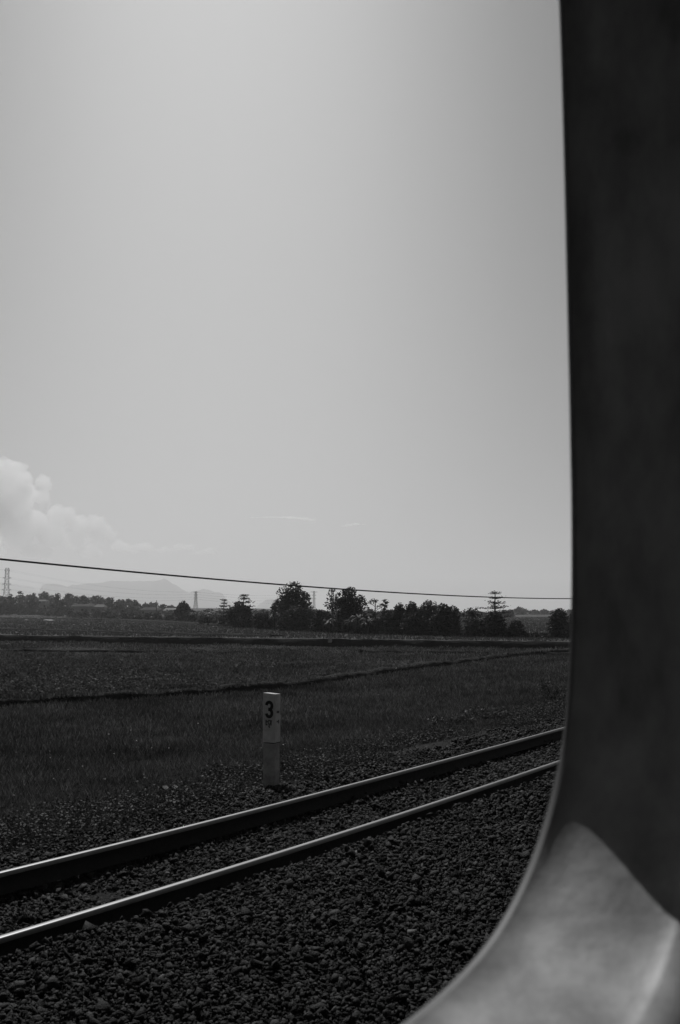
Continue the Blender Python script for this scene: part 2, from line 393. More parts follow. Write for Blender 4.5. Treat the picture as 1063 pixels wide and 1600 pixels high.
def three(cx, cy, w_, h):
    rx, ry = w_ / 2, h / 4
    return [arc(cx, cy + ry, rx, ry, 172, -90, 20) + [(cx - .014, cy)], [(cx - .014, cy)] + arc(cx, cy - ry, rx, ry, 90, -172, 20)]
def km_post():
    x, y = onz(424, 1225, .70); x += .0; root = empty('kilometre_post', (x, y, .60)); tag(root, 'white painted concrete post bearing the number 3 beside the far rail', 'kilometre post')
    # local axes: +X = away from the track side faces; front (−Y local) faces back along the line
    root.rotation_euler = (0, 0, -A + R(9))
    # image: front face 0.18 wide, side face 0.15 deep
    bm = bmesh.new(); box(bm, (0, 0, .33), (.172, .145, .62), None, .008); obj_bm('post_base', bm, mat('weathered_concrete', .36, .85, var=.4, scale=7, bump=.2, bscale=40), root)
    bm = bmesh.new(); box(bm, (0, 0, .6465), (.150, .125, .012)); obj_bm('joint', bm, m_ink, root)
    bm = bmesh.new(); box(bm, (0, 0, .976), (.186, .158, .646), None, .007)
    for v in bm.verts:
        if v.co.z > 1.2: v.co.z += -.085 * (v.co.x * math.cos(A) + v.co.y * math.sin(A))   # the cap is cast with a slight fall
    head = obj_bm('post_head', bm, m_post, root)
    M = Matrix.Translation((-.012, -.079, 0))
    bm = bmesh.new()
    for st in three(.017, 1.090, .084, .192): stroke(bm, st, .043, M)
    obj_bm('numeral', bm, m_ink, head)
    bm = bmesh.new()   # small worn mark under the numeral
    dz = -.035
    for st in ([(-.030, .965), (-.008, .965)], [(-.028, .985), (-.028, .925)], [(-.036, .922), (-.006, .922)], arc(.022, .955, .020, .026, 0, 360, 12), [(.050, .985), (.046, .915)], [(.006, .905), (.030, .90)], [(.020, .92), (.024, .880)]):
        stroke(bm, [(q[0], q[1] + dz) for q in st], .019, M)
    obj_bm('small_mark', bm, m_ink2, head)
    Ms = Matrix.Translation((.093, 0, 0)) @ Matrix.Rotation(math.pi / 2, 4, 'Z')
    for sts in ([([(-.03, 1.055), (.04, 1.05)], .03)], [([(.02, .945), (.025, .90)], .03), ([(-.03, .93), (.02, .925)], .02)]):
        bm = bmesh.new()
        for p_, w_ in sts: stroke(bm, p_, w_, Ms)
        obj_bm('side_mark', bm, m_ink2, head)
km_post()

# ------------------------------------------------------------------ grass and weeds (stuff)
def blades(x, y, z, h, w_, lean, r, tipw=0):
    n = len(x); a = r.uniform(0, 2 * np.pi, n); b = r.uniform(0, 2 * np.pi, n)
    wx, wy = np.cos(a) * w_ / 2, np.sin(a) * w_ / 2; lx, ly = np.cos(b) * lean * h, np.sin(b) * lean * h
    p0 = np.stack([x - wx, y - wy, z], 1); p1 = np.stack([x + wx, y + wy, z], 1)
    p2 = np.stack([x + wx * .6 + lx * .4, y + wy * .6 + ly * .4, z + h * .6], 1); p3 = np.stack([x - wx * .6 + lx * .4, y - wy * .6 + ly * .4, z + h * .6], 1)
    p4 = np.stack([x + lx, y + ly, z + h], 1)
    V = np.stack([p0, p1, p2, p3, p4], 1).reshape(-1, 3); base = (np.arange(n) * 5)[:, None]
    fl = (base + np.array([0, 1, 2, 3, 3, 2, 4])[None]).ravel(); npf = np.tile([4, 3], n).astype(np.int32)
    return V, fl, npf
def wedge(n, r0, r1, r, half=24, power=0.):
    """points in the wedge of land the window looks at, about even per unit of log distance"""
    th = np.radians(r.uniform(-half - 14, half - 4, n)); q = r.uniform(size=n); rr = np.exp(np.log(r0) + q * (np.log(r1) - np.log(r0)))
    if power: rr = (r0 ** power + q * (r1 ** power - r0 ** power)) ** (1 / power)
    return rr * np.sin(th), rr * np.cos(th)
def ydist(P):
    """depth of a polyline as function of u = x/y"""
    u = P[:, 0] / P[:, 1]; o = np.argsort(u); return lambda x, y: np.interp(x / y, u[o], P[o, 1])
fb, fk = ydist(BP), ydist(KP)
def near_grass():
    x, y = wedge(560000, 9.5, 75, rng, 25); D = D_of(x, y)
    edge = 8.15 + .8 * vnoise(x, y, .8, 31) + .35 * vnoise(x, y, 3, 32)
    ok = (D > edge) & (y < fb(x, y) - .1); x, y, D = x[ok], y[ok], D[ok]
    r = np.hypot(x, y); dens = vnoise(x, y, .5, 33) * .5 + vnoise(x, y, 2.2, 34) * .5
    ok = rng.uniform(size=len(x)) < .45 + .9 * dens; x, y, D, r, dens = x[ok], y[ok], D[ok], r[ok], dens[ok]
    h = (.10 + .16 * dens) * rng.uniform(.5, 1.25, len(x)) * np.clip((D - 8.2) / 4.0, .3, 1)
    V, fl, npf = blades(x, y, zg(x, y) - .03, h, .008 + .0011 * r, .45, rng)
    tag(obj_np('field_grass', V, fl, npf, m_grass), 'short dark grass covering the near field up to the first low bund', 'grass', kind='stuff')
near_grass()
def mid_grass():
    x, y = wedge(300000, 28, 110, rng, 25)
    ok = (y > fb(x, y) + .08) & (y < fk(x, y) - .3); x, y = x[ok], y[ok]; r = np.hypot(x, y)
    patch = vnoise(x, y, .22, 41) * .6 + vnoise(x, y, .9, 42) * .4
    left = np.clip((-x / y - .02) / .15, 0, 1) * np.clip((70 - y) / 20, 0, 1)
    ok = rng.uniform(size=len(x)) < .25 + 1.0 * patch + left * .4; x, y, r, patch, left = x[ok], y[ok], r[ok], patch[ok], left[ok]
    h = (.05 + .42 * patch ** 2 + .30 * left * patch) * rng.uniform(.5, 1.3, len(x))
    gapb = y - fb(x, y); zb_ = np.where(gapb < 1.0, np.interp(gapb, [0, .2, .7, 1.0], [.18, .24, .2, 0]), -.05); h = np.where(gapb < .9, h * .5, h)
    V, fl, npf = blades(x, y, zb_, h, .012 + .0011 * r, .6, rng)
    tag(obj_np('stubble_grass', V, fl, npf, m_grass2), 'rough patchy stubble and weeds on the middle field beyond the bund', 'stubble', kind='stuff')
mid_grass()
def upper_grass():
    x, y = wedge(150000, 80, 420, rng, 25)
    ok = (y > fk(x, y) * 1.008); x, y = x[ok], y[ok]; r = np.hypot(x, y)
    h = .16 * rng.uniform(.5, 1.4, len(x)); V, fl, npf = blades(x, y, zu(x, y) - .04, h, .0016 * r, .4, rng)
    tag(obj_np('terrace_grass', V, fl, npf, mat('terrace_blade', .085, .9, spec=.1, island=.5, trans=.2)), 'low pale grass over the far terrace field in front of the trees', 'grass', kind='stuff')
upper_grass()
def leafquads(P, size, r, asp=.55, flat=.0):
    """one folded leaf (2 tris as a quad) at every point"""
    n = len(P); M = rotm(n, r); L = np.array([[0, -.5, 0], [.5 * asp, 0, .06], [0, .5, 0], [-.5 * asp, 0, .06]])
    VV = np.einsum('nij,vj->nvi', M, L)
    if flat: VV[:, :, 2] *= (1 - flat)
    VV = VV * np.broadcast_to(size, (n,))[:, None, None] + P[:, None]
    return VV.reshape(-1, 3), (np.arange(n * 4)).reshape(-1, 4)
def weeds():
    # creeping leafy weeds along the edge of the ballast
    Ps = []; Ss = []
    nclump = 4300; s = rng.uniform(2, 36, nclump); D = 8.0 + np.abs(rng.normal(0, 1.5, nclump))
    x, y = SD(s, D + curve(s)); keep = vnoise(x, y, .35, 51) > .34; x, y = x[keep], y[keep]; keep = np.hypot(x + .95, y - 13.4) > .55; x, y = x[keep], y[keep]
    for cx, cy in zip(x, y):
        n = rng.integers(24, 70); rad = rng.uniform(.08, .28); p = rng.normal(0, rad, (n, 2)); hh = np.abs(rng.normal(0, .07, n)) + .02
        X, Y = cx + p[:, 0], cy + p[:, 1]; Ps.append(np.stack([X, Y, zg(X, Y) + hh * np.exp(-(p ** 2).sum(1) / rad ** 2 / 2) * 1.6], 1)); Ss.append(rng.uniform(.018, .05, n))
    V, Fq = leafquads(np.concatenate(Ps), np.concatenate(Ss), rng, .6, .25)
    tag(obj_np('creeping_weeds', V, Fq, 4, m_weed), 'creeping broad leaved weeds along the edge of the ballast around the post', 'weeds', kind='stuff')
weeds()
def field_weeds():
    # rough leafy clumps, thickest on the left of the middle field, with bare ground between
    x, y = wedge(3300, 30, 95, rng, 25); ok = (y > fb(x, y) + 1) & (y < fk(x, y) - 1); x, y = x[ok], y[ok]
    left = np.clip((-x / y + .02) / .2, 0, 1) * np.clip((72 - y) / 22, 0, 1)
    ok = rng.uniform(size=len(x)) < .12 + .75 * left + .35 * (vnoise(x, y, .12, 77) > .66); x, y, left = x[ok], y[ok], left[ok]
    Ps, Ss = [], []
    for cx, cy, lf in zip(x, y, left):
        n = int(rng.integers(25, 80) * (1 + 2 * lf)); rad = rng.uniform(.2, .6) * (1 + .6 * lf); hh = rng.uniform(.12, .40) * (1 + .9 * lf)
        p = rng.normal(0, rad * .5, (n, 2)) * [1.4, 1]; q = np.exp(-(p ** 2).sum(1) / (rad ** 2))
        Ps.append(np.stack([cx + p[:, 0], cy + p[:, 1], rng.uniform(.1, 1, n) * hh * q + .03], 1)); Ss.append(rng.uniform(.09, .17, n))
    V, Fq = leafquads(np.concatenate(Ps), np.concatenate(Ss), rng, .5, .1)
    tag(obj_np('field_weeds', V, Fq, 4, mat('field_weed_leaf', .082, .8, spec=.12, var=.5, scale=.5, island=.9, trans=.2)), 'rough leafy weed clumps thickest on the left of the middle field', 'weeds', kind='stuff')
field_weeds()
def glints():
    # pale leaf flecks in the fields, glints put in as light colour
    x, y = wedge(2600, 11, 95, rng, 24); D = D_of(x, y); ok = (D > 8.8) & (vnoise(x, y, .25, 61) > .5) & (y < fk(x, y)); x, y = x[ok], y[ok]; r = np.hypot(x, y)
    z = np.where(y > fb(x, y), .10, zg(x, y) + .13) + rng.uniform(0, .08, len(x))
    V, Fq = leafquads(np.stack([x, y, z], 1), (.008 + .0011 * r) * rng.uniform(.4, 1.3, len(x)), rng, .5, .6)
    tag(obj_np('glint_flecks', V, Fq, 4, mat('glint_fleck_leaf', .30, .5, spec=.5, island=.4)), 'pale leaf flecks coloured as glints here and there in the grass', 'leaves', kind='stuff')
glints()
def scrap(px, py):
    x, y = onz(px, py, .70); z = float(zg(x, y)) + .14
    bm = bmesh.new(); vs = []
    for i in range(9):
        for j in range(4):
            vs.append(bm.verts.new((i * .036 - .15, j * .035 - .05 + .012 * math.sin(i * 1.3), .035 + .022 * math.sin(i * 1.9 + j) + .008 * math.cos(j * 2.3))))
    for i in range(8):
        for j in range(3): bm.faces.new((vs[i * 4 + j], vs[i * 4 + j + 1], vs[i * 4 + j + 5], vs[i * 4 + j + 4]))
    o = obj_bm('crumpled_wrapper', bm, mat('pale_plastic', .12, .9, spec=.1), None, True, (x, y, z)); o.rotation_euler = (0, 0, .25)
    tag(o, 'crumpled pale wrapper lying in the weeds left of the numbered post', 'litter')
scrap(266, 1241)

# ------------------------------------------------------------------ trees
LEAFM = {'d': m_leaf, 'p': m_leafp, 'b': m_ban}
def clump_points(r, centres, radii, per, squash=.75):
    P = []
    for c, ra, n in zip(centres, radii, per):
        v = r.normal(size=(n, 3)); v /= np.linalg.norm(v, axis=1)[:, None]; v *= (r.uniform(.25, 1.0, n) ** .5)[:, None] * ra
        v[:, 2] *= squash; P.append(c + v)
    return np.concatenate(P)
def limb(a, b, r0, r1, r, sag=.1, k=5, n=5):
    t = np.linspace(0, 1, n)[:, None]; L = np.linalg.norm(np.array(b) - np.array(a))
    P = np.array(a) * (1 - t) + np.array(b) * t; P[1:-1] += r.normal(0, abs(sag) * L * .25, (n - 2, 3)); P[:, 2] += np.sin(t[:, 0] * np.pi) * L * sag
    return tube(P, np.linspace(r0, r1, n), k)
def tree(px, yb, yt, wpx, style='round', seed=0, z=None, Z=None, label=None, group=None, name='broadleaf_tree', cat='tree', lm='d', nl=1.0, ls=None, tshow=.25):
    r = np.random.default_rng(1000 + seed)
    if Z is None:
        x, y = onz(px, yb, UZ)
    else:
        x, y = U(px) * Z, Z
    zb = float(zu(x, y)); H = CAMZ + y * (955 - yt) / F - zb; W = wpx * (1.15 if group == G1 else 1.0) / F * y
    root = empty(name, (x, y, zb - .05)); tag(root, label, cat, group)
    H = max(H, .5); leaf = ls if ls else max(.13, y * .0016)
    parts = []; cr = []
    if style in ('round', 'bush', 'dense'):
        z0 = {'round': .30, 'bush': .02, 'dense': .05}[style] * H; nb = (22 if style == 'round' else 26)
        cs, rs = [], []
        for i in range(nb):
            a = r.uniform(0, 2 * np.pi); q = r.uniform(0, 1) ** .6; hz = r.uniform(0, 1)
            prof = math.sin(math.pi * (.15 + .75 * hz)) ** .7 if style != 'bush' else math.cos(hz * math.pi / 2 * .9) ** .5
            ra = W * r.uniform(.13, .24) * (1 if style != 'bush' else .9)
            R0 = max(W / 2 * prof - ra * .7, 0)
            zz = z0 + (H - z0 - ra * .7) * hz + ra * .2
            cs.append([math.cos(a) * R0 * q, math.sin(a) * R0 * q * .9, max(zz, ra * .5)]); rs.append(ra)
        cs.append([r.uniform(-.1, .1) * W, 0, H - .12 * W]); rs.append(.14 * W)
        cs = np.array(cs); rs = np.array(rs)
        per = np.maximum((rs ** 2 * 9 / leaf ** 2 * nl * .55).astype(int), 6)
        cr.append(clump_points(r, cs, rs, per))
        nf = int(W * (H - z0) / leaf ** 2 * nl * (1.8 if style == 'round' else 3.2)); q = r.normal(size=(nf, 3)); q /= np.linalg.norm(q, axis=1)[:, None]; q *= (r.uniform(0, 1, nf) ** (1 / 3))[:, None]
        sc_ = (.40, .38, .42) if style != 'round' else (.36, .34, .36)
        cr.append(q * np.array([W * sc_[0], W * sc_[1], (H - z0) * sc_[2]]) + np.array([0, 0, z0 + (H - z0) * .46]))
        if style != 'round':   # foliage right down to the ground
            nf = int(W * H * .35 / leaf ** 2 * 1.6); a = r.uniform(0, 2 * np.pi, nf); q = r.uniform(0, 1, nf) ** .5
            cr.append(np.stack([np.cos(a) * q * W * .46, np.sin(a) * q * W * .4, r.uniform(0, .38, nf) * H], 1))
        for c in cs[::2]: parts.append(limb((0, 0, H * tshow * .8), c, .02 * H * .5, .008 * H * .5, r))
    elif style == 'open':
        cs, rs = [], []
        for i in range(int(22 * max(.7, W / 4))):
            a = r.uniform(0, 2 * np.pi); q = r.uniform(.2, 1) ** .5; hz = r.uniform(0, 1) ** .8
            prof = math.sin(math.pi * (.12 + .62 * hz)); ra = W * r.uniform(.09, .15)
            cs.append([math.cos(a) * W / 2 * prof * q, math.sin(a) * W / 2 * prof * q, H * .35 + (H * .62) * hz]); rs.append(ra)
        cs = np.array(cs); rs = np.array(rs); cr.append(clump_points(r, cs, rs, np.maximum((rs ** 2 * 7 / leaf ** 2 * nl * .45).astype(int), 5)))
        for c in cs: parts.append(limb((0, 0, H * r.uniform(.25, .5)), c, .012 * H, .004 * H, r, .05))
    elif style == 'tiered':
        nt_ = 6; 
        for i in range(nt_):
            hz = i / (nt_ - 1); zt = H * (.42 + .56 * hz); Rt = W / 2 * (1 - .75 * hz ** 1.2) * r.uniform(.8, 1.1)
            for b in range(7):
                a = b / 7 * 2 * np.pi + r.uniform(-.4, .4); L = Rt * r.uniform(.45, 1.25)
                e = np.array([math.cos(a) * L, math.sin(a) * L, zt + L * .12 + r.normal(0, .02) * H]); parts.append(limb((0, 0, zt - .01 * H), e, .007 * H, .0025 * H, r, -.03))
                m = int(26 * nl * max(L / (W / 2), .3)); t = r.uniform(.25, 1.05, m); p = np.array([0, 0, zt])[None] * (1 - t[:, None]) + e[None] * t[:, None]
                p += r.normal(0, 1, (m, 3)) * np.array([.07, .07, .016]) * W; cr.append(p)
        parts.append(limb((0, 0, H * .5), (r.normal(0, .01), 0, H), .012 * H, .003 * H, r, 0))
    elif style == 'spindly':
        for i in range(9):
            a = r.uniform(0, 2 * np.pi); hz = .5 + .48 * i / 8; L = W / 2 * r.uniform(.4, 1.1) * (1.25 - .9 * (hz - .5) * 2 * .8)
            e = np.array([math.cos(a) * L, math.sin(a) * L, H * hz + L * .35]); parts.append(limb((0, 0, H * (hz - .06)), e, .008 * H, .003 * H, r, .03))
            cr.append(e + r.normal(0, 1, (int(16 * nl), 3)) * np.array([.09, .09, .035]) * W)
            mid = e * .6 + np.array([0, 0, H * (hz - .06)]) * .4; cr.append(mid + r.normal(0, 1, (int(6 * nl), 3)) * np.array([.08, .08, .03]) * W)
    Hh = H * {'round': .5, 'dense': .4, 'bush': .25, 'open': .75, 'tiered': .98, 'spindly': .95}[style]
    tr = tube(np.array([[0, 0, -.1], [.01 * H, 0, Hh * .33], [-.012 * H, 0.01 * H, Hh * .66], [0, 0, Hh]]), np.array([.030, .024, .018, .010]) * H * (1 if style != 'bush' else .6), 7)
    V, Fq = merge([tr] + parts); obj_np('trunk', V, Fq, 4, m_bark, root, True)
    P = np.concatenate(cr); P = P[:26000]; P[:, 2] = np.maximum(P[:, 2], .03)
    V, Fq = leafquads(P, leaf * r.uniform(.7, 1.4, len(P)) * (1.35 if style in ('tiered', 'spindly', 'open') else 1.5), r, .62, .55 if style == 'tiered' else .15)
    obj_np('crown', V, Fq, 4, LEAFM[lm], root)
    return root
def banana(px, yb, h, seed, label, group):
    """clump of long paddle leaves arching from a short stem"""
    r = np.random.default_rng(5000 + seed); x, y = onz(px, yb, UZ); zb = float(zu(x, y))
    root = empty('banana_plant', (x, y, zb - .05)); tag(root, label, 'plant', group)
    Vs = []; n = 12
    for st in range(3):
        ox, oy = r.normal(0, h * .22, 2); hh = h * r.uniform(.5, .75)
        Vt, Ft = tube(np.array([[ox, oy, 0], [ox, oy, hh * .5], [ox, oy, hh]]), np.array([.05, .04, .03]) * h, 6); obj_np('stem', Vt, Ft, 4, m_bark, root, True)
        for k in range(n):
            a = r.uniform(0, 2 * np.pi); L = h * r.uniform(.45, .75); wv = h * r.uniform(.025, .05); up = r.uniform(.5, 1.2)
            dx, dy = math.cos(a), math.sin(a); row = []
            for i in range(6):
                t = i / 5; d_ = L * t * .75; z_ = hh + L * (up * t - 1.0 * t * t); ww = wv * math.sin(math.pi * min(t * .9 + .1, 1)) ** .6
                row.append([[ox + dx * d_ - dy * ww, oy + dy * d_ + dx * ww, z_], [ox + dx * d_, oy + dy * d_, z_ + ww * .25], [ox + dx * d_ + dy * ww, oy + dy * d_ - dx * ww, z_]])
            Vs.append(np.array(row))
    V = np.concatenate([v.reshape(-1, 3) for v in Vs]); Fq = []
    for q in range(len(Vs)):
        o = q * 18
        for i in range(5):
            for j in range(2): Fq.append([o + i * 3 + j, o + i * 3 + j + 1, o + (i + 1) * 3 + j + 1, o + (i + 1) * 3 + j])
    obj_np('leaves', V, np.array(Fq), 4, m_ban, root, True)

# baseline of the near tree belt in the photograph
def base_y(px): return float(np.interp(px, [-300, 0, 120, 200, 290, 330, 430, 520, 600, 700, 800, 890, 1100], [958, 962.5, 965, 967, 970.5, 976, 984, 988.5, 991, 994, 996, 997.5, 1000]))
G1 = 'trees standing along the edge of the far field'
# --- notable trees -------------------------------------------------------
tree(462, 985, 910, 62, 'round', 1, label='tallest broad tree with an uneven gappy crown, just touching the cable', group=G1, nl=.95)
tree(440, 984, 937, 42, 'round', 2, label='lower rounded tree joined to the left foot of the tallest tree', group=G1)
tree(520, 988, 918, 28, 'round', 3, label='thin see-through tree leaning beside the dense tree under the cable', group=G1, nl=.38, tshow=.6)
tree(546, 989, 919, 50, 'round', 4, label='dense dark tree right of the see-through one, its top crossing the cable', group=G1, nl=1.2, tshow=.4)
tree(540, 989, 958, 50, 'dense', 5, label='wide dark thicket tree filling the foot of the two trees under the cable', group=G1)
tree(381, 981, 929, 38, 'tiered', 6, label='tree with flat layered branches above a dark bush, left of the tallest tree', group=G1, nl=1.6)
tree(372, 981, 941, 42, 'dense', 7, label='dark dome of foliage beneath the left layered tree', group=G1)
tree(350, 979, 937, 22, 'tiered', 8, label='small pale umbrella-shaped treetop left of the dark dome', group=G1, lm='p')
tree(775, 995.5, 925, 48, 'tiered', 9, label='tall slender tree with widely spaced flat tiers of branches near the window frame', group=G1, nl=1.7)
tree(772, 996, 957, 42, 'dense', 10, label='dark bushy tree at the foot of the tall tiered tree', group=G1)
tree(587, 991, 937, 24, 'spindly', 11, label='gaunt sapling with a few leafy branches left of the dense grove', group=G1, nl=1.3)
tree(602, 991, 938, 15, 'spindly', 12, label='narrow pointed sapling beside the gaunt sapling', group=G1, nl=1.5)
tree(626, 992, 942, 34, 'dense', 13, label='leftmost round-topped tree of the dense grove right of the saplings', group=G1, nl=1.1)
tree(646, 992.5, 938, 32, 'dense', 14, label='higher round-topped tree second in the dense grove', group=G1, nl=1.1)
tree(671, 993, 937.5, 44, 'round', 15, label='flat-topped spreading tree in the middle of the dense grove', group=G1, lm='p', nl=.7)
tree(697, 994, 944, 52, 'dense', 16, label='widest and darkest tree at the right end of the dense grove', group=G1, nl=1.3)
tree(736, 994, 948, 38, 'round', 17, label='light airy spreading tree between the grove and the tiered tree', group=G1, lm='p', nl=.4)
tree(808, 996, 969, 32, 'bush', 18, label='low dark bush right of the tiered tree, before the open meadow', group=G1, name='bush', cat='bush')
tree(876, 997, 950, 38, 'dense', 19, label='dark leafy tree closest to the edge of the window frame', group=G1, nl=1.1)
tree(896, 998, 957, 30, 'dense', 20, label='dark tree half hidden by the window frame', group=G1)
tree(286, 971, 940, 27, 'dense', 21, label='compact dark round tree standing alone below the mountain', group=G1, nl=1.2)
tree(610, 991.5, 955, 34, 'dense', 22, label='dark bushy tree below the two saplings', group=G1)
tree(572, 990.5, 957, 40, 'dense', 23, label='low dark tree between the two tall trees and the saplings', group=G1)
tree(656, 993, 951, 54, 'dense', 24, label='dark lower tree filling the middle of the dense grove', group=G1, nl=1.2)
tree(466, 986, 946, 66, 'dense', 25, label='broad dark thicket around the foot of the tallest tree', group=G1)
tree(505, 988, 951, 40, 'dense', 26, label='dark bushy tree between the tallest tree and the see-through tree', group=G1)
tree(745, 995.5, 966, 46, 'bush', 27, label='low dark bush beneath the light airy tree', group=G1, name='bush', cat='bush')
tree(412, 983.5, 954, 38, 'dense', 28, label='low bushy tree between the layered tree and the tallest tree', group=G1)
tree(321, 976, 958, 28, 'dense', 29, label='low bush between the compact round tree and the layered tree', group=G1, lm='p')
# --- the dark hedge of bushes along the foot of the belt -----------------
for i, px in enumerate(list(range(-60, 300, 14)) + list(range(-420, -60, 30))):
    px2 = px + random.uniform(-3, 3); b = base_y(px2) + random.uniform(-.3, .3)
    tree(px2, b, b - random.uniform(8, 15), random.uniform(17, 24), 'bush', 100 + i, label='low dark hedge bush along the left part of the field edge', group='hedge bushes at the field edge', name='bush', cat='bush', nl=.8)
for i, px in enumerate(range(305, 900, 17)):
    px2 = px + random.uniform(-4, 4)
    b = base_y(px2) + random.uniform(-.5, .3)
    tree(px2, b, b - random.uniform(12, 26) if px < 720 else b - (random.uniform(8, 18) if not 822 < px2 < 862 else random.uniform(6, 9)), random.uniform(20, 32), 'bush', 140 + i, label='leafy dark bush at the foot of the nearer trees', group='bushes under the nearer trees', name='bush', cat='bush', nl=.8)
for i, (px, dy, h) in enumerate([(308, 0, 2.6), (322, -1, 2.9), (334, 1, 2.6), (346, 0, 2.4), (362, 0, 2.2), (395, 0, 2.6), (407, 1, 2.4), (421, 0, 2.3), (437, 1, 2.3), (449, 1, 1.9), (333, -2, 3.2), (516, 1, 1.8), (566, 1, 2.2), (580, 1, 2.1), (846, 1, .8), (384, 1, 2.0)]):
    banana(px, base_y(px) + dy, h, i, 'broad leaved plant with shiny arching leaves in front of the trees', 'broad leaved plants before the trees')
# --- background rows ------------------------------------------------------
G2 = 'hazy trees on the rise at the left'
left = [(-22, 927, 26), (3, 930, 22), (18, 928, 20), (34, 924, 18), (49, 929, 20), (56, 927, 14), (72, 925, 22), (84, 929, 14), (92, 926, 12), (108, 927, 22), (120, 931, 16), (133, 930, 22), (150, 929, 22), (161, 933, 16), (173, 932, 20), (190, 937, 18), (203, 935, 14), (213, 938, 20), (229, 942, 16), (241, 941, 18), (255, 944, 14), (268, 946, 18)]
lab = ['partly cut off at the left edge', 'directly left of the tall lattice pylon', 'in front of the tall lattice pylon foot', 'with a flat broken crown right of the tall pylon', 'low rounded, two crowns right of the tall pylon', 'small and pointed above the sunlit roof ridge', 'broad domed above the sunlit roof ridge', 'narrow, left of the squat round crown', 'squat round, left of the high flat crown', 'high flat crowned above the long roof left end', 'small, over the middle of the long roof', 'spreading, over the bright end of the long roof', 'spreading with light gaps, right above the bright roof end', 'small, just right of the bright roof end', 'rounded, where the treeline begins to fall', 'low, left of the twin dark domes', 'left one of the twin dark domes', 'right one of the twin dark domes', 'low, left of the small cross-armed pole', 'low, right behind the small cross-armed pole', 'lowest, beyond the cross-armed pole', 'low hazy, left of the compact round tree']
for i, (px, yt, wp) in enumerate(left):
    tree(px, 0, yt, wp * 1.25, ['round', 'dense', 'dense'][i % 3], 200 + i, Z=520 + 60 * math.sin(i * 2.1), label='hazy tree ' + lab[i], group=G2, nl=.9, tshow=.1)
for i, px in enumerate(list(range(-30, 285, 15)) + list(range(-400, -30, 26))):
    yt = float(np.interp(px, [0, 100, 180, 240, 290], [938, 938, 943, 948, 953])) + random.uniform(-2, 3)
    if 108 < px < 172 or 50 < px < 76 or 228 < px < 252: yt = max(yt, 949 + random.uniform(0, 2))
    tree(px + random.uniform(-4, 4), 0, yt, 26, 'dense', 260 + i, Z=430 + random.uniform(-15, 30), label='mid-distance tree in the row behind the left hedge', group='mid-distance trees behind the left hedge', nl=.8)
for i, (px, yt, wp, Z, lb) in enumerate([(812, 949, 26, 640, 'hazy round tree beyond the meadow, right of the tiered tree'), (834, 954, 22, 680, 'hazy low tree beyond the meadow, middle of the far row'), (850, 952.5, 18, 680, 'hazy domed tree beyond the meadow next to the dark tree'), (868, 955, 24, 690, 'hazy low tree mostly behind the dark tree by the frame'), (795, 957, 24, 660, 'hazy low tree just behind the tiered tree'), (888, 957, 22, 690, 'hazy low tree behind the tree by the frame')]):
    tree(px, 0, yt, wp * 1.2, 'dense', 300 + i, Z=Z, label=lb, group='hazy trees beyond the meadow', nl=.9)
for i, (px, yt, wp) in enumerate([(296 + 16.5 * k, 951.5 + [0, 3, 1, 4, 2][k % 5] + (2.5 if k > 20 else 0), [22, 28, 24, 30][k % 4]) for k in range(31)]):
    tree(px, 0, yt, wp * 1.2, 'dense', 320 + i, Z=380, label='low hazy treetop showing between the nearer trees', group='hazy treetops behind the nearer trees', nl=.8)

# bare broken shrubs by the track on the right
def shrub(px, py, zg_, wm, hm, seed, label):
    x, y = onz(px, py, zg_); z0 = float(zg(x, y)); r = np.random.default_rng(seed); root = empty('weed_shrub', (x, y, z0 - .03)); tag(root, label, 'shrub')
    cs = np.array([[r.uniform(-.5, .5) * wm, r.uniform(-.4, .4) * wm, r.uniform(.15, .8) * hm] for _ in range(16)]); P = clump_points(r, cs, np.full(16, wm * .17), np.full(16, 55))
    P[:, 2] = np.maximum(P[:, 2], .02); V, Fq = leafquads(P, r.uniform(.03, .08, len(P)), r, .6, .1); obj_np('leaves', V, Fq, 4, mat('shrub_leaf', .042, .6, spec=.25, island=.9, trans=.25), root)
    V, Fq = merge([limb((r.normal(0, .03), r.normal(0, .03), 0), c, .012, .005, r) for c in cs]); obj_np('stems', V, Fq, 4, m_bark, root)
shrub(866, 1104, .2, 1.1, .75, 71, 'leafy dark shrub by the track beside the window frame')
shrub(765, 1128, .35, 1.0, .36, 72, 'low dark shrub between the grass and the far rail at the right')
shrub(706, 1131, .4, .9, .32, 73, 'small dark shrub left of the other low shrub near the far rail')
shrub(372, 1196, .65, .8, .20, 74, 'low leafy weed clump directly left of the numbered post')
shrub(470, 1190, .65, .6, .17, 75, 'low leafy weed clump directly right of the numbered post')

